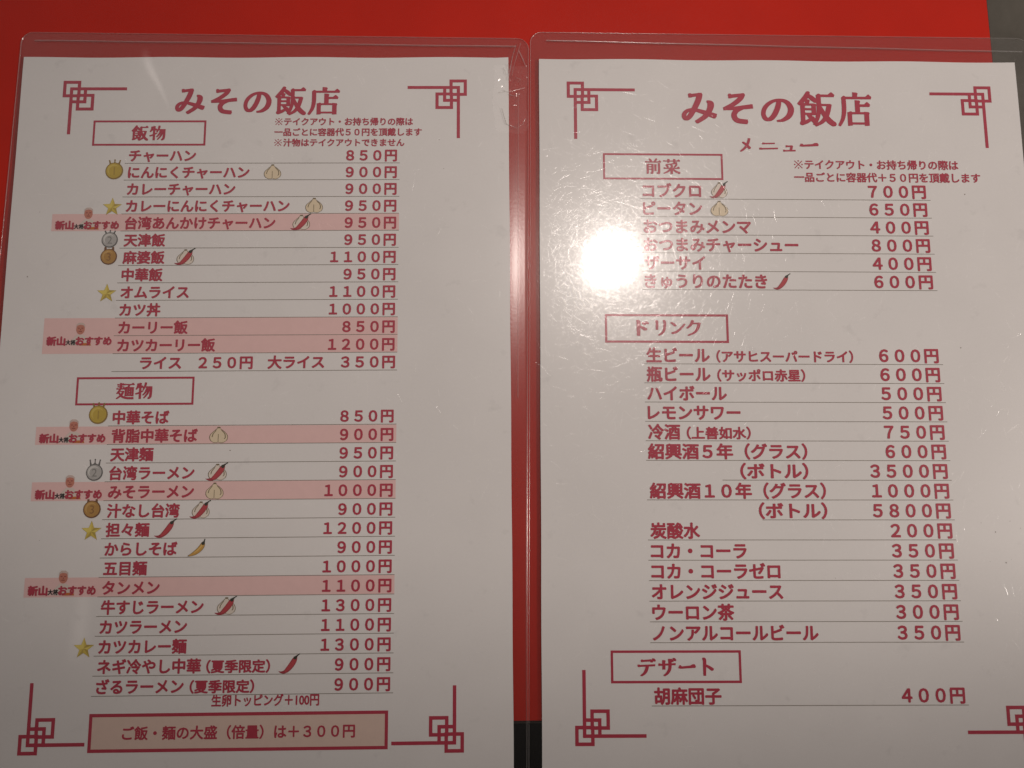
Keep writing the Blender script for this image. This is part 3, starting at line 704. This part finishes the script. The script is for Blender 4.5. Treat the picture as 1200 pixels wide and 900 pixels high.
# the mended corner: crinkled clear tape and cracks
q = random.Random(11); n1, n2 = 26, 34; vs, fs = [], []
from mathutils import noise as mnoise
for j in range(n2 + 1):
    for i in range(n1 + 1):
        u_, v_ = i / n1, j / n2
        x = 203.5 + 14.6 * u_ + .5 * math.sin(v_ * 9); y = -4 - 31 * v_ + .4 * math.sin(u_ * 7)
        cr = mnoise.noise(Vector((x * .55, y * .45, 2.0))) * .35 + mnoise.noise(Vector((x * 1.7, y * 1.5, 5.0))) * .16
        base = .34 if x < 210 else .34 - .8 * ((x - 210) / 9) ** 1.35
        vs.append((x, y, base + cr * (1.25 if v_ < .42 else .25)))
for j in range(n2):
    for i in range(n1):
        u_, v_ = (i + .5) / n1, (j + .5) / n2
        cx, cy = min(u_, 1 - u_) * 14.6, min(1.0 - v_, 1) * 31
        if cx < 3 and cy < 3 and math.hypot(3 - cx, 3 - cy) > 3: continue
        k = j * (n1 + 1) + i; fs.append([k, k + 1, k + n1 + 2, k + n1 + 1][::-1])
link('mending_tape', mesh_from(vs, fs, None, True, True), A, [TAPE])
vs, fs = [], []
for pts in ([(213.4, 5.6), (211.8, 0), (210.9, -5), (209.9, -11)], [(215.5, 6.5), (213.6, 0), (212.2, -5), (211.4, -9)], [(214.6, 3), (216.4, -1), (217.7, -4.5)], [(207.5, -15.5), (210.2, -16.5), (214, -15.2), (217.2, -14.2)], [(209.6, -17.5), (212.5, -18.3), (215, -17.2)], [(205.5, -16.8), (208.5, -16.2)], [(211, -22.6), (213.5, -22.4)], [(207.9, -5.2), (208.6, -6.6), (209.0, -8.6)], [(209.6, -3.5), (210.6, -7.2)], [(213, -9.5), (215.4, -10.4), (213.8, -12)], [(207, -24), (209, -31), (213.5, -33), (216, -31), (217.3, -28)]):
    k = len(vs)
    for i, p in enumerate(pts):
        w = q.uniform(.16, .5); zz = .46 if p[0] < 210 else .42 - .75 * (max(p[0] - 210, 0) / 9) ** 1.3
        vs += [(p[0] - w / 2, p[1] - w / 3, zz), (p[0], p[1], zz + .25), (p[0] + w / 2, p[1] + w / 3, zz)]
    for i in range(len(pts) - 1):
        for j in range(2): fs.append([k + i * 3 + j, k + i * 3 + j + 1, k + (i + 1) * 3 + j + 1, k + (i + 1) * 3 + j])
link('crack', mesh_from(vs, fs, None, True, True), sl, [RIDGE])

bpy.data.objects.remove(_to)

# ================================================================== the table
def rounded_slab(x0, y0, x1, y1, z0, z1, r, bev):
    bm = bmesh.new(); pts = []
    for cx, cy, a in ((x1 - r, y1 - r, 0), (x0 + r, y1 - r, 90), (x0 + r, y0 + r, 180), (x1 - r, y0 + r, 270)):
        for i in range(9):
            t = math.radians(a + 90 * i / 8); pts.append((cx + r * math.cos(t), cy + r * math.sin(t)))
    lo_ = [bm.verts.new((p[0], p[1], z0)) for p in pts]; hi = [bm.verts.new((p[0], p[1], z1)) for p in pts]
    bm.faces.new(lo_[::-1]); top = bm.faces.new(hi); m = len(pts)
    for i in range(m): bm.faces.new([lo_[i], lo_[(i + 1) % m], hi[(i + 1) % m], hi[i]])
    if bev:
        bmesh.ops.bevel(bm, geom=list(top.edges), offset=bev, segments=3, affect='EDGES', profile=.5)
    me = bpy.data.meshes.new('mesh'); bm.to_mesh(me); bm.free()
    return me

def red_top():
    m, n, l, o = new_mat('red_laminate')
    p = n.new('ShaderNodeBsdfPrincipled'); tc_ = n.new('ShaderNodeTexCoord')
    g = noise(n, l, 2600, 1, tc_); big = noise(n, l, 30, 4, tc_)
    rr = n.new('ShaderNodeMapRange'); rr.inputs['To Min'].default_value = .88; rr.inputs['To Max'].default_value = 1.1
    l.new(big.outputs['Fac'], rr.inputs['Value'])
    v = n.new('ShaderNodeVectorMath'); v.operation = 'SCALE'; v.inputs[0].default_value = (.54, .018, .007)
    l.new(rr.outputs[0], v.inputs['Scale']); l.new(v.outputs[0], p.inputs['Base Color'])
    bp = n.new('ShaderNodeBump'); bp.inputs['Strength'].default_value = .5; bp.inputs['Distance'].default_value = .00016
    l.new(g.outputs['Fac'], bp.inputs['Height']); l.new(bp.outputs[0], p.inputs['Normal'])
    p.inputs['Roughness'].default_value = .3; p.inputs['Specular IOR Level'].default_value = .22
    l.new(p.outputs[0], o.inputs[0])
    return m
xr_, _ = turn(.1962, .2175)
_, yf = turn(.0196, -.0881)
tx, _ = xr_, 0
T = bpy.data.objects.new('dining_table', None); COL.objects.link(T); T.location = (xr_ - .40, yf + .35, 0)
T['label'] = 'red glossy restaurant table under both menu cards'; T['category'] = 'table'
zt = TOP - .00114
link('tabletop', rounded_slab(-.80, -.35, .40, .35, zt - .028, zt, .004, .0012), T, [red_top()])
DARK = simple('dark_edge_trim', (.045, .03, .024), .4, .5, .1)
link('edge_trim', rounded_slab(-.8015, -.3515, .4015, .3515, zt - .027, zt - .0018, .005, 0), T, [DARK])
IRON = simple('black_iron', (.02, .02, .02), .45, .5, .1)
def post(r0, z0, z1, n=28):
    bm = bmesh.new(); prof = [(r0 * 6, z0), (r0 * 6, z0 + .012), (r0 * 1.4, z0 + .03), (r0, z0 + .06), (r0, z1 - .04), (r0 * 3, z1)]
    rings = [[bm.verts.new((a * math.cos(2 * math.pi * i / n) - .2, a * math.sin(2 * math.pi * i / n), z)) for i in range(n)] for a, z in prof]
    for a, b in zip(rings, rings[1:]):
        for i in range(n): bm.faces.new([a[i], a[(i + 1) % n], b[(i + 1) % n], b[i]])
    bm.faces.new(rings[0][::-1]); bm.faces.new(rings[-1])
    me = bpy.data.meshes.new('mesh'); bm.to_mesh(me); bm.free(); return me
link('pedestal', post(.038, .001, zt - .029), T, [IRON])

# ================================================================== black block added in front of the table, and the floor
GAPM = simple('gap_black', (.0008, .0008, .0008), .9, .0, .1, 40, .2, 800)
Q = bpy.data.objects.new('gap_block', None); COL.objects.link(Q); Q.location = (0, yf - .17, 0)  # made-up black block filling the gap; what stands there is unknown
Q['label'] = 'black bench added below the near table edge, to fill the black gap between the cards'; Q['category'] = 'block'
link('block_top', rounded_slab(-.75, -.30, .20, .20, .42, .50, .03, .02), Q, [GAPM])
link('block_base', rounded_slab(-.72, -.27, .17, .17, .001, .419, .01, 0), Q, [IRON])

def floor_mat():
    m, n, l, o = new_mat('grey_floor')
    p = n.new('ShaderNodeBsdfPrincipled'); tc_ = n.new('ShaderNodeTexCoord')
    a = noise(n, l, 9, 6, tc_, .65); b = noise(n, l, 120, 4, tc_, .7)
    rp = n.new('ShaderNodeValToRGB'); rp.color_ramp.elements[0].position = .3; rp.color_ramp.elements[0].color = (.29, .26, .205, 1)
    rp.color_ramp.elements[1].position = .75; rp.color_ramp.elements[1].color = (.5, .46, .375, 1)
    l.new(a.outputs['Fac'], rp.inputs['Fac'])
    r2 = n.new('ShaderNodeValToRGB'); r2.color_ramp.elements[0].position = .62; r2.color_ramp.elements[0].color = (0, 0, 0, 1)
    r2.color_ramp.elements[1].position = .74; r2.color_ramp.elements[1].color = (1, 1, 1, 1)
    l.new(b.outputs['Fac'], r2.inputs['Fac'])
    mx = n.new('ShaderNodeMix'); mx.data_type = 'RGBA'; mx.inputs[7].default_value = (.7, .64, .53, 1)
    mm_ = n.new('ShaderNodeMath'); mm_.operation = 'MULTIPLY'; mm_.inputs[1].default_value = .55
    l.new(r2.outputs['Color'], mm_.inputs[0]); l.new(mm_.outputs[0], mx.inputs[0]); l.new(rp.outputs['Color'], mx.inputs[6])
    l.new(mx.outputs[2], p.inputs['Base Color']); p.inputs['Roughness'].default_value = .6
    l.new(p.outputs[0], o.inputs[0])
    return m
me = bpy.data.meshes.new('mesh'); me.from_pydata([(-6, -6, 0), (6, -6, 0), (6, 6, 0), (-6, 6, 0)], [], [[0, 1, 2, 3]])
fl = link('floor', me, None, [floor_mat()]); fl['kind'] = 'structure'
